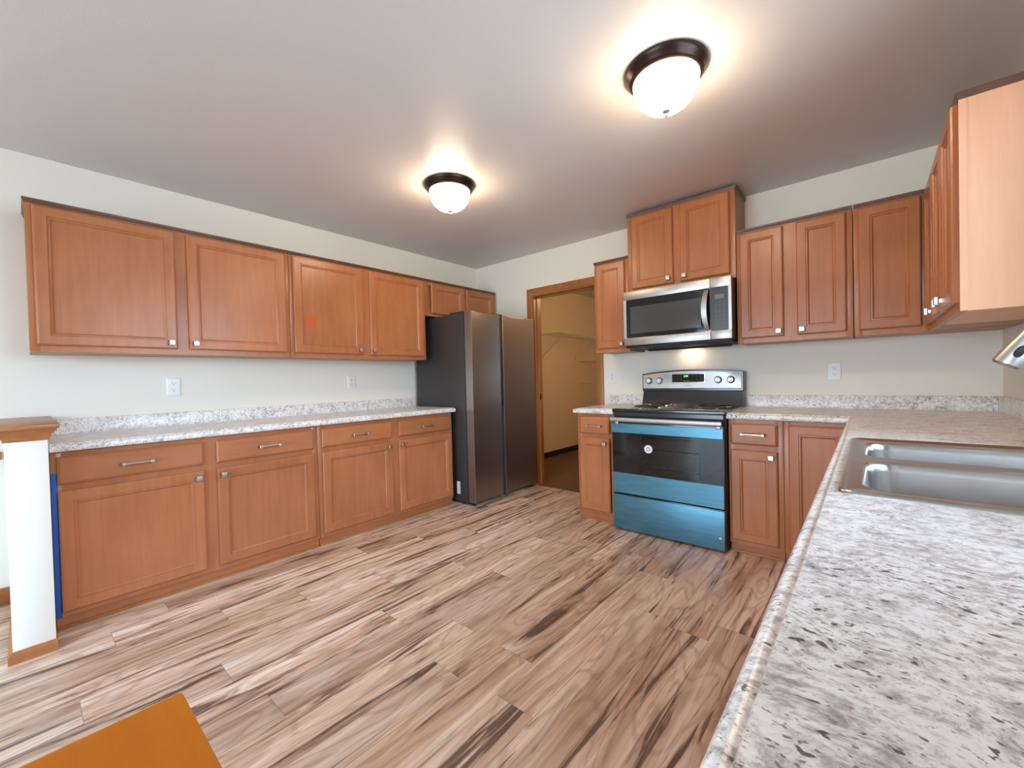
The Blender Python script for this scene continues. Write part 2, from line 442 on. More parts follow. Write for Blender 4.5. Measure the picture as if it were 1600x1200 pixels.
# doorway: jambs and casing
mb = MB()
mb.box(DW0, DW0+.016, 0, T, 0, DWH); mb.box(DW1-.016, DW1, 0, T, 0, DWH); mb.box(DW0, DW1, 0, T, DWH-.016, DWH)
mb.box(DW0+.016, DW0+.028, .045, .08, 0, DWH-.016); mb.box(DW1-.028, DW1-.016, .045, .08, 0, DWH-.016)
mb.box(DW0+.016, DW1-.016, .045, .08, DWH-.03, DWH-.016)
dj = struct(mb.build('door_1', MTRIM))
MB().box(DW0+.0275, DW0+.031, .05, .072, .90, .96, .001).build('strike_plate', MBRONZE, dj)
def casing_ring(x0, x1, z1, wd):
    mb = MB()
    prof = [(0, 0), (0, .012), (.008, .017), (wd-.02, .017), (wd-.008, .011), (wd, .008), (wd, 0)]
    path = [(x0, 0.0), (x0, z1), (x1, z1), (x1, 0.0)]
    rings = []
    for i, (x, z) in enumerate(path):
        sx = -1 if i < 2 else 1; sz = 0 if i in (0, 3) else 1
        rings.append([(x+sx*(wd-q), -o, z+sz*(wd-q)) for q, o in prof])
    mb.loft(rings)
    return mb
struct(casing_ring(DW0+.006, DW1-.006, DWH-.006, .072).build('trim_2', MTRIM))

# pony wall beside the left base cabinets
PWX = .79
struct(MB().box(0, PWX, -3.575, -3.452, 0, .917, .002).build('wall_half', MWALL))
cap = MB()
cap.box(.001, PWX+.045, -3.62, -3.418, .965, .985, .004)
cap.build('trim_3', MTRIMX)
bpy.data.objects['trim_3']['kind'] = 'structure'
# cove moulding under the cap: front, and both sides
mb = MB()
rr = []
for q, z in ((.004, .915), (.006, .925), (.012, .94), (.024, .955), (.03, .966)):
    rr.append([(.001, -3.575-q, z), (PWX+q, -3.575-q, z), (PWX+q, -3.452+q, z), (.001, -3.452+q, z)])
mb.loft(rr); struct(mb.build('trim_4', MTRIMX))
mb = MB()
rr = [[(.001, -3.575-q, z), (PWX+q, -3.575-q, z), (PWX+q, -3.452+min(q, .004), z), (.001, -3.452+min(q, .004), z)] for q, z in ((.014, 0), (.014, .035), (.006, .045), (.0005, .048))]
mb.loft(rr); struct(mb.build('baseboard_half', MTRIMX))
struct(MB().box(0, .014, YS, -3.59, 0, .09, .003).build('baseboard_left', MTRIMX))
struct(MB().box(0, .022, YS, -3.60, .77, .81, .004).build('trim_5', MTRIMX))

# ------------------------------------------------------------------ cabinets
DOORP = [(0, 0), (0, .013), (.004, .018), (.008, .020), (.049, .020), (.0515, .0150), (.057, .0158), (.061, .0135), (.0655, .0080), (.070, .0080)]
DRAWP = [(0, 0), (0, .012), (.004, .016), (.012, .020), (.016, .020)]
def knob(F, a, z, o, parent):
    mb = MB()
    mb.rings(F, a-.008, a+.008, z-.008, z+.008, [(0, o-.001), (.001, o+.012)])
    mb.rings(F, a-.015, a+.015, z-.015, z+.015, [(.003, o+.010), (0, o+.013), (0, o+.022), (.002, o+.025), (.005, o+.0255)])
    return mb.build('knob', MNICK, parent)
def pull(F, a, z, o, parent):
    mb = MB(); h = .056
    for s in (-1, 1):
        c = a+s*h
        mb.rings(F, c-.008, c+.008, z-.008, z+.008, [(0, o-.001), (.001, o+.02), (0, o+.022), (0, o+.034), (.002, o+.036)])
    mb.loft([[F(a-h, z+dz, o+.028+do) for dz, do in ((-.0045, -.0045), (.0045, -.0045), (.0055, .003), (.002, .0065), (-.002, .0065), (-.0055, .003))],
             [F(a+h, z+dz, o+.028+do) for dz, do in ((-.0045, -.0045), (.0045, -.0045), (.0055, .003), (.002, .0065), (-.002, .0065), (-.0055, .003))]])
    return mb.build('pull', MNICK, parent)

def cabinet(name, label, F, a0, a1, z0, z1, depth, doors=(), drawers=(), toe=None, crown=None, sides=None, group=None, grain='x', blind=None):
    """F: face mapping with o=0 at the front of the face frame, negative o behind it"""
    am = (a0+a1)/2
    base = F(am, 0 if toe else z0, -depth/2)
    t = thing(name, label, 'cabinet', base, group)
    MB().fbox(F, a0+.001, a1-.001, z0, z1, -depth+.001, -.0195).build('body', sides or MSIDE2, t)
    # face frame: stiles and rails
    dd = sorted([(d[0], d[1]) for d in doors]) if doors else []
    mb = MB(); z0f = z0-.0
    st = .036
    b1 = blind or a1
    mb.fbox(F, a0, a0+st, z0f, z1, -.0195, 0, .001); mb.fbox(F, b1-st, b1, z0f, z1, -.0195, 0, .001)
    if blind: mb.fbox(F, b1, a1, z0f, z1, -.0195, -.001)
    mb.fbox(F, a0+st, b1-st, z0f, z0f+.035, -.0195, -.0002); mb.fbox(F, a0+st, b1-st, z1-.035, z1, -.0195, -.0002)
    for (l, r) in zip(dd, dd[1:]):
        if r[0]-l[1] > .02: mb.fbox(F, l[1]-.01, r[0]+.01, z0f+.035, z1-.035, -.0195, -.0001)
    if drawers:
        zz = (doors[0][3]+drawers[0][2])/2
        mb.fbox(F, a0+st, b1-st, zz-.03, zz+.03, -.0195, -.0003)
    mb.build('face_frame', MW, t)
    for d in doors:
        da0, da1, dz0, dz1 = d[:4]
        dr = MB().rings(F, da0, da1, dz0, dz1, DOORP_(F)).build('door', MW, t, 20)
        if len(d) > 4 and d[4]: knob(F, d[4][0], d[4][1], .020, dr)
    for d in drawers:
        dr = MB().rings(F, d[0], d[1], d[2], d[3], DRAWP).build('drawer', MWHY if grain == 'y' else MWH, t, 20)
        pull(F, d[4], d[5], .020, dr)
    if toe is not None:
        MB().fbox(F, a0+.001, a1-.001, 0, z0+.001, -depth+.02, -toe).build('toe_kick', MWHY if grain == 'y' else MWH, t)
        MB().fbox(F, a0+.001, a1-.001, 0, .014, -toe, -toe+.010, .003).build('shoe_moulding', MTRIMX, t)
    if crown:
        c0, c1, h = crown
        mb = MB(); rr = []
        for q, z in ((.001, z1), (.002, z1+.004), (.005, z1+.012), (.008, z1+.018), (.008, z1+h)):
            rr.append([F(a0-(q if c0 else 0), z, -depth+.001), F(a1+(q if c1 else 0), z, -depth+.001), F(a1+(q if c1 else 0), z, q), F(a0-(q if c0 else 0), z, q)])
        mb.loft(rr); mb.build('crown_moulding', MCROWN, t)
    return t
def DOORP_(F): return DOORP

UB, UT = 1.326, 2.070
ZT, ZB = 2.062, 1.358
F = FL(.307)
g = 'wall cabinets above the long left counter'
cabinet('wall_cabinet', 'two-door wall cabinet at the left end of the left wall, nearest the half wall', F, -3.488, -2.240, UB, UT, .305,
        doors=[(-3.4646, -2.8963, ZB, ZT, (-2.928, 1.394)), (-2.8383, -2.266, ZB, ZT, (-2.809, 1.394))], crown=(1, 0, .024), sides=MSIDE2, group=g)
cab2 = cabinet('wall_cabinet', 'two-door wall cabinet with an orange stain on its left door, left of the refrigerator', F, -2.238, -1.014, UB, UT, .305,
        doors=[(-2.2131, -1.6649, ZB, ZT, (-1.697, 1.394)), (-1.5993, -1.0457, ZB, ZT, (-1.573, 1.394))], crown=(0, 0, .024), group=g)
cabinet('wall_cabinet', 'short two-door wall cabinet above the refrigerator', F, -1.012, -.025, 1.745, UT, .305,
        doors=[(-.9422, -.520, 1.772, ZT), (-.4808, -.070, 1.772, ZT)], crown=(0, 0, .024), group=g)
# orange stain on the left door of the middle cabinet
for ch in cab2.children:
    if ch.name.startswith('door') and ch.children:
        m = MW.copy(); m.name = 'cabinet_wood_stained'; nt = m.node_tree; b = nt.nodes['Principled BSDF']
        src = b.inputs['Base Color'].links[0].from_socket
        tc = nd(nt, 'ShaderNodeTexCoord').outputs['Object']; o = ORG[ch.name]
        mp = mapping(nt, tc, (1, 1/.05, 1/.068), loc=(0, -(-2.088-o.y)/.05, -(1.59-o.z)/.068))
        ln = nd(nt, 'ShaderNodeVectorMath', operation='LENGTH')
        mp2 = nd(nt, 'ShaderNodeVectorMath', operation='MULTIPLY'); mp2.inputs[1].default_value = (0, 1, 1)
        nt.links.new(mp, mp2.inputs[0]); nt.links.new(mp2.outputs[0], ln.inputs[0])
        fac = ramp(nt, math_(nt, 'ADD', ln.outputs['Value'], math_(nt, 'MULTIPLY', noise(nt, tc, 14, 3), .35)), [(.75, (.8, .8, .8)), (1.0, (.25, .25, .25)), (1.22, (0, 0, 0))])
        nt.links.new(mix(nt, fac, src, S(206, 88, 40)), b.inputs['Base Color'])
        ch.data.materials[0] = m
        break

F = FL(.607)
g = 'base cabinets under the long left counter'
DZ0, DZ1, WZ0, WZ1 = .0857, .6525, .684, .8137
def dpull(a0, a1): return ((a0+a1)/2, (WZ0+WZ1)/2)
b = [(-3.4246, -2.8566), (-2.7962, -2.2352), (-2.1787, -1.6216), (-1.5581, -1.0023)]
cabinet('base_cabinet', 'base cabinet with two doors and two drawers beside the white half wall', F, -3.445, -2.2075, .060, .8405, .600,
        doors=[(*b[0], DZ0, DZ1, (b[0][1]-.03, .614)), (*b[1], DZ0, DZ1, (b[1][0]+.028, .614))],
        drawers=[(*b[0], WZ0, WZ1, *dpull(*b[0])), (*b[1], WZ0, WZ1, *dpull(*b[1]))], toe=.018, group=g, grain='y')
cabinet('base_cabinet', 'base cabinet with two doors and two drawers next to the refrigerator', F, -2.2055, -.985, .060, .8405, .600,
        doors=[(*b[2], DZ0, DZ1, (b[2][1]-.03, .620)), (*b[3], DZ0, DZ1, (b[3][0]+.026, .620))],
        drawers=[(*b[2], WZ0, WZ1, *dpull(*b[2])), (*b[3], WZ0, WZ1, *dpull(*b[3]))], toe=.018, group=g, grain='y')
tag(MB().box(.6072, .6092, -3.4445, -3.4245, .062, .74, .0004).build('masking_tape', MTAPE), 'strip of blue masking tape on the cabinet edge beside the white half wall', 'tape')

F = FB(-.302)
g = 'wall cabinets on the stove wall'
cabinet('wall_cabinet', 'narrow one-door wall cabinet left of the microwave', F, 1.712, 2.018, UB, UT, .300,
        doors=[(1.734, 1.987, ZB, ZT, (1.960, 1.390))], crown=(1, 0, .024), group=g)
cabinet('wall_cabinet', 'raised two-door wall cabinet directly above the microwave', FB(-.310), 2.020, 2.797, 1.780, 2.385, .308,
        doors=[(2.056, 2.3785, 1.8126, 2.375, (2.347, 1.850)), (2.4316, 2.763, 1.8126, 2.375, (2.463, 1.850))], crown=(1, 1, .020), sides=MSIDE2, group=g)
cabinet('wall_cabinet', 'two-door wall cabinet to the right of the microwave', F, 2.799, 3.412, UB, UT, .300,
        doors=[(2.8211, 3.068, ZB, ZT, (3.041, 1.392)), (3.138, 3.382, ZB, ZT, (3.164, 1.392))], crown=(0, 0, .024), group=g)
cabinet('wall_cabinet', 'wall cabinet with one wide door in the right corner, no knob showing', F, 3.416, W-.002, UB, UT, .300,
        doors=[(3.4393, 3.6999, ZB, ZT)], crown=(0, 0, .024), group=g, blind=3.733)
F = FR(3.727)
g = 'wall cabinets on the right wall'
cabinet('wall_cabinet', 'one-door wall cabinet on the right wall deep in the corner', F, -.690, -.336, UB, UT, .306,
        doors=[(-.665, -.352, ZB, ZT, (-.638, 1.400))], crown=(0, 0, .024), group=g)
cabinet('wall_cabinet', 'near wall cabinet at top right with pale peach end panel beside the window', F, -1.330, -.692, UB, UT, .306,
        doors=[(-1.312, -1.026, ZB, ZT, (-1.056, 1.400)), (-.998, -.712, ZB, ZT, (-.968, 1.400))], crown=(1, 0, .024), sides=MSIDE_LIT, group=g)

F = FB(-.615)
g = 'base cabinets on the stove wall'
cabinet('base_cabinet', 'narrow base cabinet with one drawer and one door left of the stove', F, 1.706, 2.028, .060, .8405, .610,
        doors=[(1.7292, 1.9862, DZ0, DZ1, (1.952, .613))], drawers=[(1.7292, 1.9862, WZ0, WZ1, 1.866, .746)], toe=.02, group=g)
cabinet('base_cabinet', 'base cabinet with one drawer and one door right of the stove', F, 2.804, 3.095, .060, .8405, .610,
        doors=[(2.8174, 3.0676, DZ0, DZ1, (3.036, .619))], drawers=[(2.8174, 3.0676, WZ0, WZ1, 2.943, .752)], toe=.02, group=g)
cabinet('base_cabinet', 'corner base cabinet with one tall door partly hidden by the right counter', F, 3.097, W-.002, .060, .8405, .610,
        doors=[(3.121, 3.400, DZ0, WZ1, (3.372, .72))], toe=.02, group=g, blind=3.425)
F = FR(3.43)
g = 'base cabinets under the right counter'
cabinet('base_cabinet', 'corner-side base cabinet under the right counter beyond the sink', F, -1.46, -.622, .060, .8405, .600,
        doors=[(-1.44, -1.05, DZ0, DZ1, (-1.08, .613))], drawers=[(-1.44, -1.05, WZ0, WZ1, -1.245, .75)], toe=.02, group=g, grain='y')
t = thing('sink_base_cabinet', 'base cabinet under the stainless double sink', 'cabinet', (3.73, -2.0, 0))
mb = MB(); mb.fbox(F, -2.52, -2.50, .06, .8405, -.6, -.0195); mb.fbox(F, -1.482, -1.462, .06, .8405, -.6, -.0195)
mb.fbox(F, -2.50, -1.482, .06, .08, -.6, -.0195); mb.fbox(F, -2.50, -1.482, .06, .8405, -.6, -.59); mb.build('body', MSIDE2, t)
mb = MB(); mb.fbox(F, -2.52, -1.462, .06, .8405, -.0195, 0, .001); mb.build('face_frame', MW, t)
for a0, a1, k in ((-2.50, -2.005, -2.03), (-1.977, -1.482, -1.95)):
    d = MB().rings(F, a0, a1, DZ0, DZ1, DOORP).build('door', MW, t, 20); knob(F, k, .613, .02, d)
    MB().rings(F, a0, a1, WZ0, WZ1, DRAWP).build('false_front', MWHY, t, 20)
MB().fbox(F, -2.519, -1.463, 0, .061, -.58, -.02).build('toe_kick', MSIDE2, t)
cabinet('base_cabinet', 'base cabinet under the right counter nearest the camera', F, -3.60, -2.522, .060, .8405, .600,
        doors=[(-3.58, -3.075, DZ0, DZ1, (-3.105, .613)), (-3.047, -2.542, DZ0, DZ1, (-3.017, .613))],
        drawers=[(-3.58, -3.075, WZ0, WZ1, -3.33, .75), (-3.047, -2.542, WZ0, WZ1, -2.80, .75)], toe=.02, group=g, grain='y')

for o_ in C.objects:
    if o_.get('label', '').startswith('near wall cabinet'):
        MB().box(3.7268, 3.7462, -1.3318, -1.3296, UB+.001, UT-.001).build('lit_frame_edge', MSIDE_LIT, o_)  # face frame end covered in the same window-lightened tone
# ------------------------------------------------------------------ countertops
ZC, CT = .8785, .038
# profile across the front edge: (distance inward from edge, z)
EDGE = [(.040, ZC), (.022, ZC), (.0195, ZC-.0045), (.014, ZC-.0035), (.007, ZC-.0055), (.002, ZC-.011), (0, ZC-.018), (.0005, ZC-.028), (.004, ZC-.035), (.010, ZC-CT), (.040, ZC-CT)]
def edge(mb, path, outs):
    """path: points on the finished edge line; outs: inward unit offset per point (mitred)"""
    mb.loft([[(x+ox*q, y+oy*q, z) for q, z in EDGE] for (x, y), (ox, oy) in zip(path, outs)], True, True)
def splash(mb, F, a0, a1, z0=ZC, z1=.9625, th=.020):
    mb.loft([[F(a, z0-.001, .0005), F(a, z0-.001, th), F(a, z1-.006, th), F(a, z1-.002, th-.002), F(a, z1, th-.006), F(a, z1, .0005)] for a in (a0, a1)])
y0, y1, xe = -3.446, -.968, .650
t = thing('countertop', 'long speckled laminate countertop on the left wall, ending at the refrigerator', 'countertop', (.3, -2.2, ZC-CT))
mb = MB(); mb.box(.001, xe-.040, y0, y1, ZC-CT, ZC)
edge(mb, [(xe, y0), (xe, y1)], [(-1, 0), (-1, 0)]); mb.build('top', MGRAN, t)
mb = MB(); splash(mb, FL(0), y0, y1); mb.build('backsplash', MGRAN, t)
t = thing('countertop', 'short speckled countertop piece between the pantry doorway and the stove', 'countertop', (1.85, -.3, ZC-CT))
mb = MB(); mb.box(1.684+.04, 2.032, -.611, -.001, ZC-CT, ZC)
edge(mb, [(1.684, -.001), (1.684, -.651), (2.032, -.651)], [(1, 0), (1, 1), (0, 1)]); mb.build('top', MGRAN, t)
mb = MB(); splash(mb, FB(0), 1.684, 2.018); mb.build('backsplash', MGRAN, t)
t = thing('countertop', 'L-shaped speckled countertop right of the stove, holding the sink', 'countertop', (3.7, -1.5, ZC-CT))
SX0, SX1, SY0, SY1 = 3.445, 3.975, -2.431, -1.587
XE, YE, YEND = 3.3915, -.651, -3.62
mb = MB()
mb.box(2.801, XE+.04, YE+.04, -.001, ZC-CT, ZC)
mb.box(XE+.04, W-.001, SY1, -.001, ZC-CT, ZC)
mb.box(XE+.04, SX0, SY0, SY1, ZC-CT, ZC); mb.box(SX1, W-.001, SY0, SY1, ZC-CT, ZC)
mb.box(XE+.04, W-.001, YEND+.04, SY0, ZC-CT, ZC)
edge(mb, [(2.801, YE), (XE, YE), (XE, YEND), (W-.001, YEND)], [(0, 1), (1, 1), (1, 1), (0, 1)])
mb.build('top', MGRAN, t)
mb = MB(); splash(mb, FB(0), 2.801, W-.021); splash(mb, FR(W), YEND, -.001); mb.build('backsplash', MGRAN, t)

# ------------------------------------------------------------------ sink
t = thing('kitchen_sink', 'stainless steel double-bowl sink set in the right counter', 'sink', (3.71, -2.0, ZC))
FT = lambda a, z, o: (a, z, ZC+o)          # plan mapping: a=x, z=y
X0, X1, Y0, Y1 = 3.428, 3.992, -2.446, -1.572
bowls = [(3.466, 3.885, -1.985, -1.655), (3.466, 3.885, -2.405, -2.040)]
mb = MB(); bm = mb.bm
outer = [bm.verts.new(p) for p in rrect(FT, X0+.016, X1-.016, Y0+.016, Y1-.016, .018, .004)]
loops = [outer]
for (a0, a1, c0, c1) in bowls: loops.append([bm.verts.new(p) for p in rrect(FT, a0, a1, c0, c1, .065, .004, 7)])
es = []
for L in loops:
    for i in range(len(L)): es.append(bm.edges.new((L[i], L[(i+1) % len(L)])))
bmesh.ops.triangle_fill(bm, use_beauty=True, use_dissolve=False, edges=es)
# rolled lip
mb.loft([rrect(FT, X0+i, X1-i, Y0+i, Y1-i, .03-i*.75, o) for i, o in ((0, .0002), (.001, .004), (.004, .0065), (.008, .0068), (.012, .0055), (.016, .004))], False, False)
mb.build('rim', MSINK, t, 50, weld=True)
for (a0, a1, c0, c1) in bowls:
    mb = MB(); rr = []
    for i, z in ((0, .004), (.004, .002), (.007, -.004), (.010, -.02), (.018, -.14), (.026, -.165), (.045, -.180), (.09, -.186)):
        rr.append(rrect(FT, a0+i, a1-i, c0+i, c1-i, max(.065-i*.3, .02), z, 7))
    mb.loft(rr, False, True)
    bw = mb.build('bowl', MSINK, t, 60)
    MB().lathe(((a0+a1)/2, (c0+c1)/2, ZC-.186), [(.001, .001), (.028, .001), (.034, .004), (.044, .0035), (.046, .0005)], 28, cap0=False, cap1=False).build('drain', MCHROME, bw)

# faucet
t = thing('kitchen_faucet', 'brushed steel pull-down faucet with two black buttons at the right edge', 'faucet', (3.938, -2.01, ZC+.004))
fx, fy = 3.938, -2.01
MB().lathe((fx, fy, ZC+.0055), [(.027, 0), (.027, .006), (.023, .010), (.022, .055), (.019, .06)], 28).build('base', MNICK, t)
tip, nd_ = Vector((3.722, -2.0, 1.128)), Vector((3.79, -2.003, 1.245))
axh = (nd_-tip).normalized()
path = [Vector((fx, fy, ZC+.06)), Vector((fx, fy, 1.16))]
topc = Vector((fx-.075, fy, 1.215))
for k in range(0, 13):
    a = math.radians(12*k)
    path.append(Vector((fx-.075+.075*math.cos(a), fy, 1.215+.075*math.sin(a)*1.2)))
path = [p for p in path if not (p.x < nd_.x+.005)] + [nd_+axh*.02, nd_-axh*.005]
MB().tube(path, .0125, 16).build('spout', MNICK, t)
L = (nd_-tip).length
hd = MB().lathe(tip, [(.018, .001), (.0215, 0), (.0245, .004), (.0245, .010), (.022, .04), (.0175, .075), (.0155, .105), (.0150, L)], 32, ax=axh)
hd = hd.build('spray_head', MNICK, t)
MB().lathe(tip, [(.0163, L*.78), (.0163, L*.79)], 28, ax=axh).build('seam_ring', MBLACKM, hd)
side = Vector((.10, -1, 0)); side = (side-axh*side.dot(axh)).normalized(); crs = axh.cross(side)
for d0, ru, rv, rad in ((.036, .016, .0080, .0222), (.066, .0080, .0075, .0188)):
    c = tip+axh*d0+side*(rad-.0025)
    MB().loft([[c+side*h+axh*(ru*k_*math.cos(q))+crs*(rv*k_*math.sin(q)) for q in [2*PI*j/20 for j in range(20)]] for h, k_ in ((-.004, 1), (.0025, 1), (.004, .8))]).build('button', MBLACKM, hd)
MB().tube([(fx, fy-.02, ZC+.04), (fx, fy-.05, ZC+.042), (fx-.01, fy-.10, ZC+.07)], [.010, .008, .006], 12).build('handle', MNICK, t)

# ------------------------------------------------------------------ refrigerator
t = thing('refrigerator', 'dark stainless side-by-side refrigerator between the left counter and the pantry doorway', 'refrigerator', (.42, -.484, 0))
fy0, fy1, fxb, fxf, fz0, fz1 = -.936, -.031, .755, .843, .030, 1.741
FF = FL(fxb)
MB().box(.05, .745, fy0, fy1, .022, fz1-.012, .004).build('body', MFRS, t)
MB().box(.745, .757, fy0+.02, fy1-.02, .06, fz1-.04).build('gasket', MBLACKM, t)
def fdoor(a0, a1, slot):
    n = 14; rings = []
    def prof(i):   # concave front and dipping top edge
        s = i/n; q = 4*s*(1-s)
        return a0+(a1-a0)*s, q
    front = []
    for i in range(n+1):
        a, q = prof(i); front.append((a, fxf-.022*q, fz1-.012*q))
    mb = MB(); bm = mb.bm
    fb = [bm.verts.new((x, a, fz0)) for a, x, z in front]; ft = [bm.verts.new((x, a, z)) for a, x, z in front]
    bb = [bm.verts.new((fxb+.003, a, fz0)) for a, x, z in front]; bt = [bm.verts.new((fxb+.003, a, z+.004)) for a, x, z in front]
    for i in range(n):
        bm.faces.new((fb[i], fb[i+1], ft[i+1], ft[i])); bm.faces.new((ft[i], ft[i+1], bt[i+1], bt[i]))
        bm.faces.new((bt[i], bt[i+1], bb[i+1], bb[i])); bm.faces.new((bb[i], bb[i+1], fb[i+1], fb[i]))
    bm.faces.new((fb[0], ft[0], bt[0], bb[0])); bm.faces.new((fb[n], bb[n], bt[n], ft[n]))
    d = mb.build('door', MFR, t, 40)
    # bright edges of the door skin, top cap
    e = MB(); e.box(fxf-.004, fxf+.0015, a0-.0005, a0+.006, fz0, fz1, .0008); e.build('edge_strip', MSTEEL, d)
    cp = MB(); cp.loft([[(fxf-.0225*4*(i/n)*(1-i/n)+dx, a0+(a1-a0)*i/n, fz1-.012*4*(i/n)*(1-i/n)+dz) for dx, dz in ((-.020, .0045), (-.020, .0015), (.0008, -.004), (.0008, .0005))] for i in range(n+1)])
    cp.build('top_cap', MSTEEL, d)
    return d
d1 = fdoor(fy0, -.563, None); d2 = fdoor(-.522, fy1, None)
MB().box(.77, .834, -.564, -.521, fz0+.01, fz1-.02).build('centre_channel', MFRS, t)
MB().box(.80, .8385, -.5625, -.5225, .865, 1.430, .002).build('handle_recess', MBLACKM, t)
MB().box(.55, .80, fy0+.012, fy0+.075, fz1-.012, fz1+.006, .004).build('hinge_cover', MFRS, t)
MB().box(.70, .80, fy1-.075, fy1-.012, fz1-.012, fz1+.006, .004).build('hinge_cover', MFRS, t)
for a in (fy0+.04, fy1-.04):
    MB().lathe((.78, a, 0), [(.020, 0), (.022, .006), (.014, .012), (.014, .034)], 16).build('foot', MBLACKM, t)
    MB().lathe((.12, a, 0), [(.020, 0), (.022, .006), (.014, .012), (.014, .034)], 16).build('foot', MBLACKM, t)
MB().box(.60, .752, fy0+.02, fy1-.02, .010, .040).build('kick_grille', MBLACKM, t)
s = MB().box(.604, .648, fy0-.0008, fy0+.001, .088, .200).build('sticker', MLABEL, t); s['label'] = 'white paper label'
mb = MB()
for k in range(7): mb.box(.609, .609+(.02 if k % 2 else .028), fy0-.0012, fy0-.0007, .100+k*.013, .103+k*.013)
mb.box(.639, .643, fy0-.0012, fy0-.0007, .10, .19); mb.build('print', MGREY, s)

# ------------------------------------------------------------------ range
t = thing('range', 'electric coil stove with blue protective film on its door and drawer', 'stove', (2.417, -.35, 0))
rx0, rx1, ryf = 2.036, 2.7985, -.690
F = FB(-.645)
mb = MB()
mb.box(rx0, rx0+.02, -.645, -.03, .03, .86); mb.box(rx1-.02, rx1, -.645, -.03, .03, .86)
mb.box(rx0+.02, rx1-.02, -.05, -.03, .03, .86); mb.box(rx0+.02, rx1-.02, -.62, -.05, .03, .05)
mb.box(rx0+.02, rx1-.02, -.644, -.05, .79, .86)
mb.build('body', MBLACKM, t)
mb = MB()  # oven cavity
mb.box(rx0+.06, rx0+.08, -.64, -.10, .36, .76); mb.box(rx1-.08, rx1-.06, -.64, -.10, .36, .76)
mb.box(rx0+.06, rx1-.06, -.10, -.08, .36, .76); mb.box(rx0+.06, rx1-.06, -.64, -.08, .34, .36); mb.box(rx0+.06, rx1-.06, -.64, -.08, .76, .78)
cv = mb.build('oven_cavity', MOVEN, t)
for z in (.47, .60):
    mb = MB()
    for k in range(13): mb.tube([(rx0+.09+k*.0485, -.63, z), (rx0+.09+k*.0485, -.12, z)], .002, 6)
    mb.tube([(rx0+.085, -.63, z), (rx1-.085, -.63, z)], .003, 6); mb.tube([(rx0+.085, -.12, z), (rx1-.085, -.12, z)], .003, 6)
    mb.build('oven_rack', MCHROME, cv)
# cooktop
mb = MB(); mb.box(rx0-.003, rx1+.001, -.668, -.10, .862, .888, .006, 3)
ct = mb.build('cooktop', MBLACK, t)
MB().box(rx0+.012, rx1-.012, -.664, -.640, .838, .863).build('front_band', MBLACK, t)
for bx, by, r in ((2.225, -.485, .098), (2.225, -.225, .075), (2.620, -.485, .075), (2.620, -.225, .098)):
    bo = MB().lathe((bx, by, .888), [(r+.022, .0005), (r+.020, .004), (r+.012, .0055), (r+.006, .003), (r-.01, .0012), (.02, .0010)], 40, cap0=False, cap1=True).build('drip_bowl', MCHROME, ct, 60)
    pts = []; turns = 4.0; N = 100
    for k in range(N+1):
        q = k/N; a = q*turns*2*PI; rr_ = .018+(r-.018)*q; pts.append((bx+rr_*math.cos(a), by+rr_*math.sin(a), .898))
    MB().tube(pts, .0042, 7).build('coil', plain('coil_metal', (.04, .038, .036, 1), .35, .6) if not bpy.data.materials.get('coil_metal') else bpy.data.materials['coil_metal'], bo)
# oven door
F = FB(-.650)
dz0, dz1, ws0, ws1 = .278, .783, .424, .716
mb = MB()
mb.fbox(F, rx0+.006, rx1-.006, dz0, ws0, 0, .038, .002); mb.fbox(F, rx0+.006, rx1-.006, ws1, dz1+.012, 0, .038, .002)
mb.fbox(F, rx0+.006, 2.245, ws0, ws1, 0, .038); mb.fbox(F, 2.648, rx1-.006, ws0, ws1, 0, .038)
od = mb.build('oven_door', MBLACK, t)
mb = MB()
mb.fbox(F, rx0+.007, 2.246, ws0, ws1, .0382, .0402); mb.fbox(F, 2.647, rx1-.007, ws0, ws1, .0382, .0402)
mb.fbox(F, 2.246, 2.647, ws0, ws0+.014, .0382, .0402); mb.fbox(F, 2.246, 2.647, ws1-.008, ws1, .0382, .0402)
mb.build('window_border', MDGLASS, od)
MB().fbox(F, 2.246, 2.647, ws0+.014, ws1-.008, .036, .0400).build('window_glass', MOGLASS, od)
f1 = MB().rings(F, rx0+.005, rx1-.008, ws1, dz1, [(0, .0375), (0, .041), (.0015, .0425)]).build('film', MFILM, od); f1['label'] = 'light blue film on door top'
f2 = MB().rings(F, rx0+.007, rx1-.007, dz0, ws0, [(0, .0375), (0, .041), (.0015, .0425)]).build('film', MFILM, od)
mb = MB()   # handle: flattened bar right across
pr = lambda x: [(x, -.701, .828), (x, -.712, .826), (x, -.715, .820), (x, -.715, .803), (x, -.712, .797), (x, -.701, .795), (x, -.697, .799), (x, -.697, .824)]
mb.loft([pr(rx0+.002), pr(rx1-.012)])
for x in (rx0+.03, rx1-.05): mb.box(x, x+.03, -.700, -.688, .776, .815, .002)
mb.build('handle', MSTEEL, od)
st = MB().lathe((2.313, F(0, 0, .0402)[1], .613), [(.0285, 0), (.0285, .0006)], 36, ax=(0, -1, 0)).build('sticker', MLABEL, od); st['label'] = 'round white sticker'
mb = MB()
for k, (wd, z) in enumerate(((.014, .628), (.024, .622), (.022, .615), (.028, .607), (.020, .601))):
    mb.fbox(F, 2.313-wd/1.3, 2.313+wd/1.3, z-.0014, z+.0014, .0407, .0412)
mb.build('print', MGREY, st)
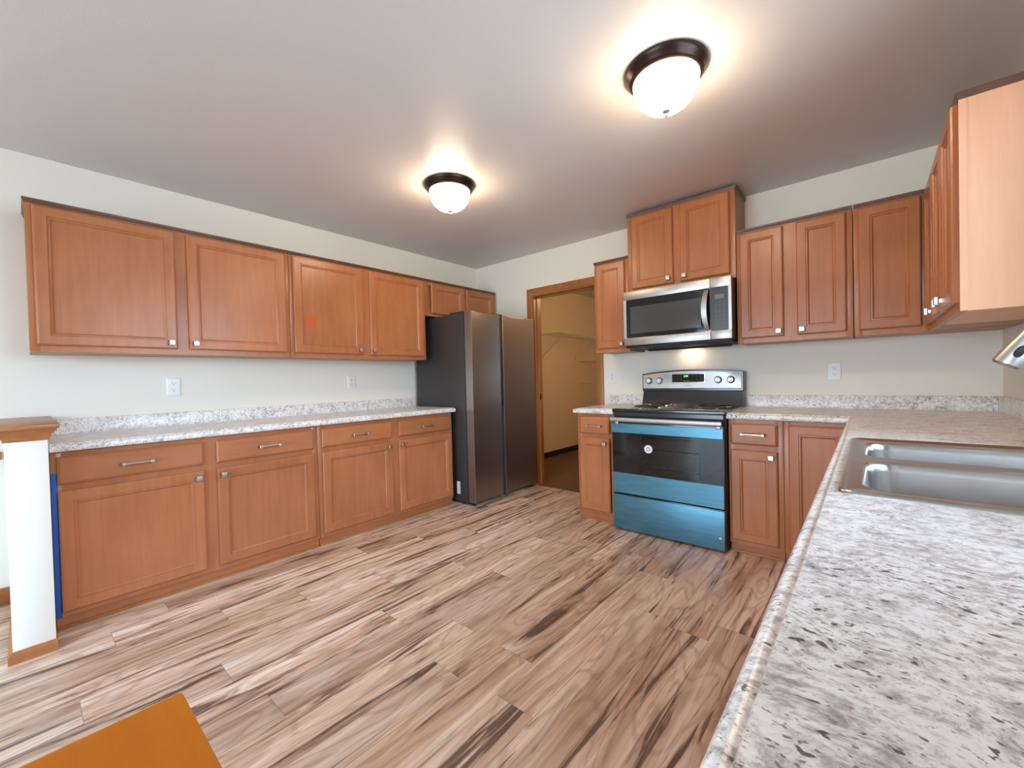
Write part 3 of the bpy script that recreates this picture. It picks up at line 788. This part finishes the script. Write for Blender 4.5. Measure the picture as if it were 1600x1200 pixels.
# drawer
dw = MB().fbox(F, rx0+.004, rx1-.004, .012, .268, 0, .034, .002).build('storage_drawer', MBLACK, t)
f3 = MB().rings(F, rx0+.005, rx1-.007, .015, .264, [(0, .0335), (0, .038), (.002, .041), (.004, .0415)]).build('film', MFILM, dw)
MB().fbox(F, rx1-.040, rx1-.026, .088, .098, .0414, .0420).build('badge', MLABEL, dw)
for x in (rx0+.05, rx1-.05):
    for y in (-.60, -.08): MB().lathe((x, y, 0), [(.016, 0), (.016, .006), (.008, .01), (.008, .031)], 12).build('levelling_foot', MBLACKM, t)
# backguard
def arch(a0, a1, z0, zs, zm, o, n=16):
    pts = [(a0, o, z0), (a1, o, z0)]
    for k in range(n+1):
        s = 1-2*k/n; a = (a0+a1)/2+s*(a1-a0)/2; pts.append((a, o, zs+(zm-zs)*(1-s*s)))
    return pts
bg = MB().loft([arch(2.024, 2.786, .992, 1.138, 1.166, -.002), arch(2.024, 2.786, .992, 1.138, 1.166, -.078), arch(2.028, 2.782, .998, 1.134, 1.162, -.088)]).build('backguard', MBLACK, t, 25)
MB().loft([[(2.026+d, -.004, z), (2.784-d, -.004, z), (2.784-d, yy, z), (2.026+d, yy, z)] for d, z, yy in ((0, .886, -.104), (0, .895, -.100), (.004, .975, -.082), (.006, .993, -.078))]).build('riser', MBLACK, bg)
pn = MB().loft([arch(2.034, 2.774, 1.016, 1.126, 1.152, -.086), arch(2.034, 2.774, 1.016, 1.126, 1.152, -.0895), arch(2.036, 2.772, 1.018, 1.124, 1.150, -.0905)]).build('control_panel', MSTEEL, bg, 25)
FP = FB(-.0905)
t_panel_off = 0
def on_panel(mbuilt_name, mb, mat, lab=None):
    o = mb.build(mbuilt_name, mat, bg)
    if lab: o['label'] = lab
    return o
on_panel('display_frame', MB().rings(FP, 2.270, 2.526, 1.060, 1.133, [(0, 0), (.001, .002)]), MCHROME)
on_panel('display', MB().rings(FP, 2.275, 2.521, 1.065, 1.128, [(0, .001), (.001, .003)]), MDGLASS)
text('2:20', .019, FP, 2.383, 1.112, .0031, MGREEN, 'clock_digits', bg, 1.0)
for i in range(3):
    for j in range(2): MB().fbox(FP, 2.289+i*.026, 2.300+i*.026, 1.085+j*.025, 1.088+j*.025, .0029, .0034).build('button_mark', MGREY, bg)
for i in range(3):
    for j in range(2): MB().fbox(FP, 2.430+i*.028, 2.441+i*.028, 1.085+j*.025, 1.088+j*.025, .0029, .0034).build('button_mark', MGREY, bg)
for i in range(4): MB().fbox(FP, 2.365+i*.013, 2.373+i*.013, 1.071, 1.077, .0029, .0034).build('button_mark', MGREY, bg)
text('amana', .017, FP, 2.392, 1.038, .0002, MGREY, 'lettering', bg, 1.15)
for x, in ((2.086,), (2.172,), (2.617,), (2.704,)):
    k = MB().lathe((x, -.0905, 1.080), [(.027, -.001), (.027, .003), (.025, .004)], 32, ax=(0, -1, 0)).build('burner_knob', MBLACK, bg)
    MB().lathe((x, -.0905, 1.080), [(.022, .003), (.0215, .014), (.019, .018)], 28, ax=(0, -1, 0)).build('knob_cap', MSTEEL, k)
    MB().box(x-.0045, x+.0045, -.120, -.105, 1.060, 1.100, .002).build('grip', MCHROME, k)
for x in (2.086, 2.172, 2.617, 2.704): MB().fbox(FP, x-.004, x+.004, 1.036, 1.040, .0001, .0005).build('burner_mark', MGREY, bg)

# ------------------------------------------------------------------ microwave
t = thing('microwave', 'stainless over-the-range microwave mounted above the stove', 'microwave', (2.41, -.2, 1.345))
mx0, mx1, mz0, mz1 = 2.030, 2.792, 1.360, 1.776
MB().box(mx0+.002, mx1-.001, -.395, -.003, 1.362, 1.774, .002).build('body', plain('microwave_case', (.045, .035, .030, 1), .45, .3), t)
F = FB(-.396)
mb = MB(); sx = 2.661
gz0, gz1, ga0, ga1 = 1.418, 1.712, 2.052, 2.659
mb.fbox(F, mx0, sx-.001, mz0, gz0, 0, .034, .002); mb.fbox(F, mx0, sx-.001, gz1, mz1, 0, .034, .002)
mb.fbox(F, mx0, ga0, gz0, gz1, 0, .034); mb.fbox(F, ga0, sx-.001, gz0, gz1, 0, .030)
dr = mb.build('door', MSTEEL, t)
wn = MB(); wn.loft([rrect(F, ga0, ga1, gz0, gz1, .010, o) for o in (.029, .0345)]); wn = wn.build('window', MDGLASS, dr)
MB().fbox(F, 2.085, 2.600, 1.450, 1.655, .0344, .0349).build('screen', MMWIN, wn)
mb = MB()   # bowed handle
for z_, i in ((0, 0),): pass
N = 14; rr = []
for k in range(N+1):
    s = k/N; z = 1.432+(1.700-1.432)*s; q = 4*s*(1-s); o = .040+.034*q
    wv = .016+.004*q
    c = 2.640-.010*q
    rr.append([F(c-wv, z, o), F(c-wv+.003, z, o+.006), F(c+wv-.003, z, o+.006), F(c+wv, z, o), F(c+wv-.003, z, o-.004), F(c-wv+.003, z, o-.004)])
mb.loft(rr); mb.fbox(F, 2.627, 2.653, 1.432, 1.450, .033, .042); mb.fbox(F, 2.627, 2.653, 1.684, 1.700, .033, .042)
mb.build('handle', MSTEEL, dr)
cp = MB(); cp.fbox(F, sx+.001, mx1, mz0, gz0, 0, .034, .002); cp.fbox(F, sx+.001, mx1, gz1, mz1, 0, .034, .002); cp.fbox(F, 2.772, mx1, gz0, gz1, 0, .034); cp.fbox(F, sx+.001, 2.772, gz0, gz1, 0, .030)
cp = cp.build('control_frame', MSTEEL, t)
MPAN = plain('dark_keypad', (.035, .037, .042, 1), .3)
kp = MB(); kp.loft([rrect(F, sx+.002, 2.774, gz0, gz1, .008, o) for o in (.029, .0345)]); kp = kp.build('keypad', MPAN, cp)
MB().fbox(F, 2.690, 2.748, 1.632, 1.661, .0344, .0350).build('display', plain('grey_display', (.16, .17, .17, 1), .3), kp)
mb = MB()
for j, z in enumerate((1.608, 1.594, 1.580, 1.558, 1.544, 1.530, 1.516, 1.488, 1.470)):
    for i in range(3):
        wd = .006 if j % 2 else .008
        mb.fbox(F, 2.698+i*.024-wd/2, 2.698+i*.024+wd/2, z-.002, z+.002, .0344, .0349)
mb.build('key_marks', MGREY, kp)
text('Whirlpool', .021, F, 2.410, 1.745, .0341, MTEXT, 'lettering', dr, 1.0)
mb = MB(); N = 20
for s_ in (1,):
    rr = []
    for k in range(N+1):
        a = math.radians(-150+270*k/N)
        rr.append([F(2.408+.034*math.cos(a)*m_, 1.745+.013*math.sin(a)*m_, o_) for m_, o_ in ((.93, .0341), (1.05, .0341), (1.05, .0346), (.93, .0346))])
    mb.loft(rr)
mb.build('emblem', MTEXT, dr)
MB().box(mx0+.01, mx1-.006, -.415, -.01, 1.340, 1.361, .003).build('bottom_vent', MBLACKM, t)
MB().box(2.10, 2.72, -.14, -.11, 1.325, 1.3405, .003).build('grease_pan', MBLACKM, t)
MB().box(2.36, 2.46, -.085, -.05, 1.3385, 1.3415).build('light_lens', MHOOD, t)

# ------------------------------------------------------------------ ceiling lights
def lamp(x, y, label):
    t = thing('ceiling_light', label, 'lamp', (x, y, H), 'flush ceiling lights')
    MB().lathe((x, y, H), [(.168, -.0005), (.168, -.010), (.163, -.016), (.160, -.022), (.152, -.030), (.150, -.036), (.141, -.043), (.134, -.046), (.128, -.046), (.120, -.030)], 56, cap1=False).build('rim', MBRONZE, t, 50)
    pr_ = []
    for k in range(15):
        a = PI/2*k/14; pr_.append((.1335*math.cos(a)**.82 if k < 14 else .001, -.042-.128*math.sin(a)))
    MB().lathe((x, y, H), [(.128, -.032)]+pr_, 48).build('glass_bowl', MLAMP, t, 60)
    MB().lathe((x, y, H), [(.004, -.165), (.015, -.170), (.016, -.174), (.008, -.180), (.004, -.184), (.007, -.188), (.006, -.194), (.001, -.197)], 20).build('finial', MNICK, t, 60)
lamp(2.835, -1.690, 'lit dome ceiling light with dark rim, the nearer and larger of the two')
lamp(1.382, -1.628, 'lit dome ceiling light with dark rim, the farther one toward the refrigerator')

# ------------------------------------------------------------------ outlets
def outlet(F, a, z, label, dec=False):
    base = F(a, z, 0)
    t = thing('wall_outlet', label, 'outlet', base, 'white wall outlets')
    MB().rings(F, a-.036, a+.036, z-.058, z+.058, [(0, .0002), (0, .003), (.003, .006), (.005, .0062)]).build('cover_plate', MPLASTIC, t)
    if dec:
        ins = MB().rings(F, a-.017, a+.017, z-.034, z+.034, [(0, .006), (.001, .008)]).build('receptacle', MPLASTIC, t)
        cs = [(ins, z+.018), (ins, z-.018)]
    else:
        cs = []
        for s in (1, -1):
            c = z+s*.020; o = MB().loft([[F(a+.017*math.cos(q), c+max(-.0135, min(.0135, .017*math.sin(q))), oo) for q in [2*PI*k/24 for k in range(24)]] for oo in (.006, .0085)]).build('receptacle', MPLASTIC, t)
            cs.append((o, c))
    for par, c in cs:
        mb = MB(); mb.fbox(F, a-.008, a-.0055, c+.000, c+.009, .008, .0089); mb.fbox(F, a+.0055, a+.008, c+.001, c+.008, .008, .0089)
        mb.fbox(F, a-.0025, a+.0025, c-.009, c-.004, .008, .0089); mb.build('slots', MSLOT, par)
    MB().lathe(F(a, z, .006), [(.003, 0), (.003, .0012)], 10, ax=Vector(F(0, 0, 1))-Vector(F(0, 0, 0))).build('screw', MPLASTIC, t)
outlet(FL(0), -2.866, 1.130, 'white outlet on the left wall nearer the half wall')
outlet(FL(0), -1.610, 1.133, 'white outlet on the left wall nearer the refrigerator')
outlet(FB(0), 1.707, 1.120, 'white outlet squeezed between the pantry doorway and the stove', True)
outlet(FB(0), 3.305, 1.120, 'white outlet on the stove wall above the right countertop')

# ------------------------------------------------------------------ pantry wire shelves
def wshelf(z, ya, yb, label, lip=True, br=()):
    t = thing('wire_shelf', label, 'shelf', (PX0, (ya+yb)/2, z), 'white wire shelves in the pantry')
    xw, xf = PX0+.004, PX0+.335
    mb = MB(); n = int((yb-ya)/.026)
    for k in range(n+1):
        y = ya+(yb-ya)*k/n
        mb.tube([(xw, y, z), (xf, y, z), (xf+.002, y, z-.03)] if k % 5 == 0 else [(xw, y, z), (xf, y, z)], .0016, 5)
    mb.build('wire_deck', MWIRE, t)
    mb = MB()
    for x, zz, r in ((xw, z-.003, .003), (xf, z-.003, .0035), (xf+.002, z-.032, .0035), ((xw+xf)/2, z-.004, .003)):
        mb.tube([(x, ya, zz), (x, yb, zz)], r, 6)
    mb.build('rails', MWIRE, t)
    for yb_ in br:
        MB().tube([(xf, yb_, z-.03), (PX0+.006, yb_, z-.30), (PX0+.006, yb_, z-.35)], .005, 6).build('bracket', MWIRE, t)
    return t
wshelf(1.735, 1.20, 3.33, 'long white wire shelf high on the pantry wall with diagonal brackets', br=(1.26, 2.10))
for z, nm in ((1.375, 'upper'), (1.03, 'middle'), (.68, 'lowest')):
    wshelf(z, 2.19, 3.33, nm + ' of the three short wire shelves below the long one in the pantry', br=())
tag(MB().tube([(PX0+.345, 2.19, .0), (PX0+.345, 2.19, 1.70)], .007, 8).build('shelf_pole', MWIRE), 'thin upright pole holding the front of the pantry wire shelves', 'pole')

# ------------------------------------------------------------------ table
t = thing('table', 'orange-brown wooden table corner in the lower left foreground', 'table', (3.03, -3.9, 0))
tx0, tx1, ty0, ty1, tz = 2.776, 3.33, -4.40, -3.388, .72
mb = MB()
mb.loft([rrect(lambda a, z, o: (a, z, tz+o), tx0+i, tx1-i, ty0+i, ty1-i, .006, o) for i, o in ((.004, -.028), (0, -.024), (0, -.006), (.002, -.002), (.006, 0))])
mb.build('tabletop', MTABLE, t)
mb = MB(); mb.box(tx0+.05, tx1-.05, ty0+.05, ty0+.07, tz-.10, tz-.027); mb.box(tx0+.05, tx1-.05, ty1-.07, ty1-.05, tz-.10, tz-.027)
mb.box(tx0+.05, tx0+.07, ty0+.05, ty1-.05, tz-.10, tz-.027); mb.box(tx1-.07, tx1-.05, ty0+.05, ty1-.05, tz-.10, tz-.027); mb.build('apron', MTABLE, t)
for x in (tx0+.06, tx1-.06):
    for y in (ty0+.06, ty1-.06):
        MB().loft([[(x+a*h, y+b_*h, z) for a, b_ in ((-1, -1), (1, -1), (1, 1), (-1, 1))] for h, z in ((.016, 0), (.023, tz-.03))]).build('leg', MTABLE, t)
bpy.context.view_layer.update()
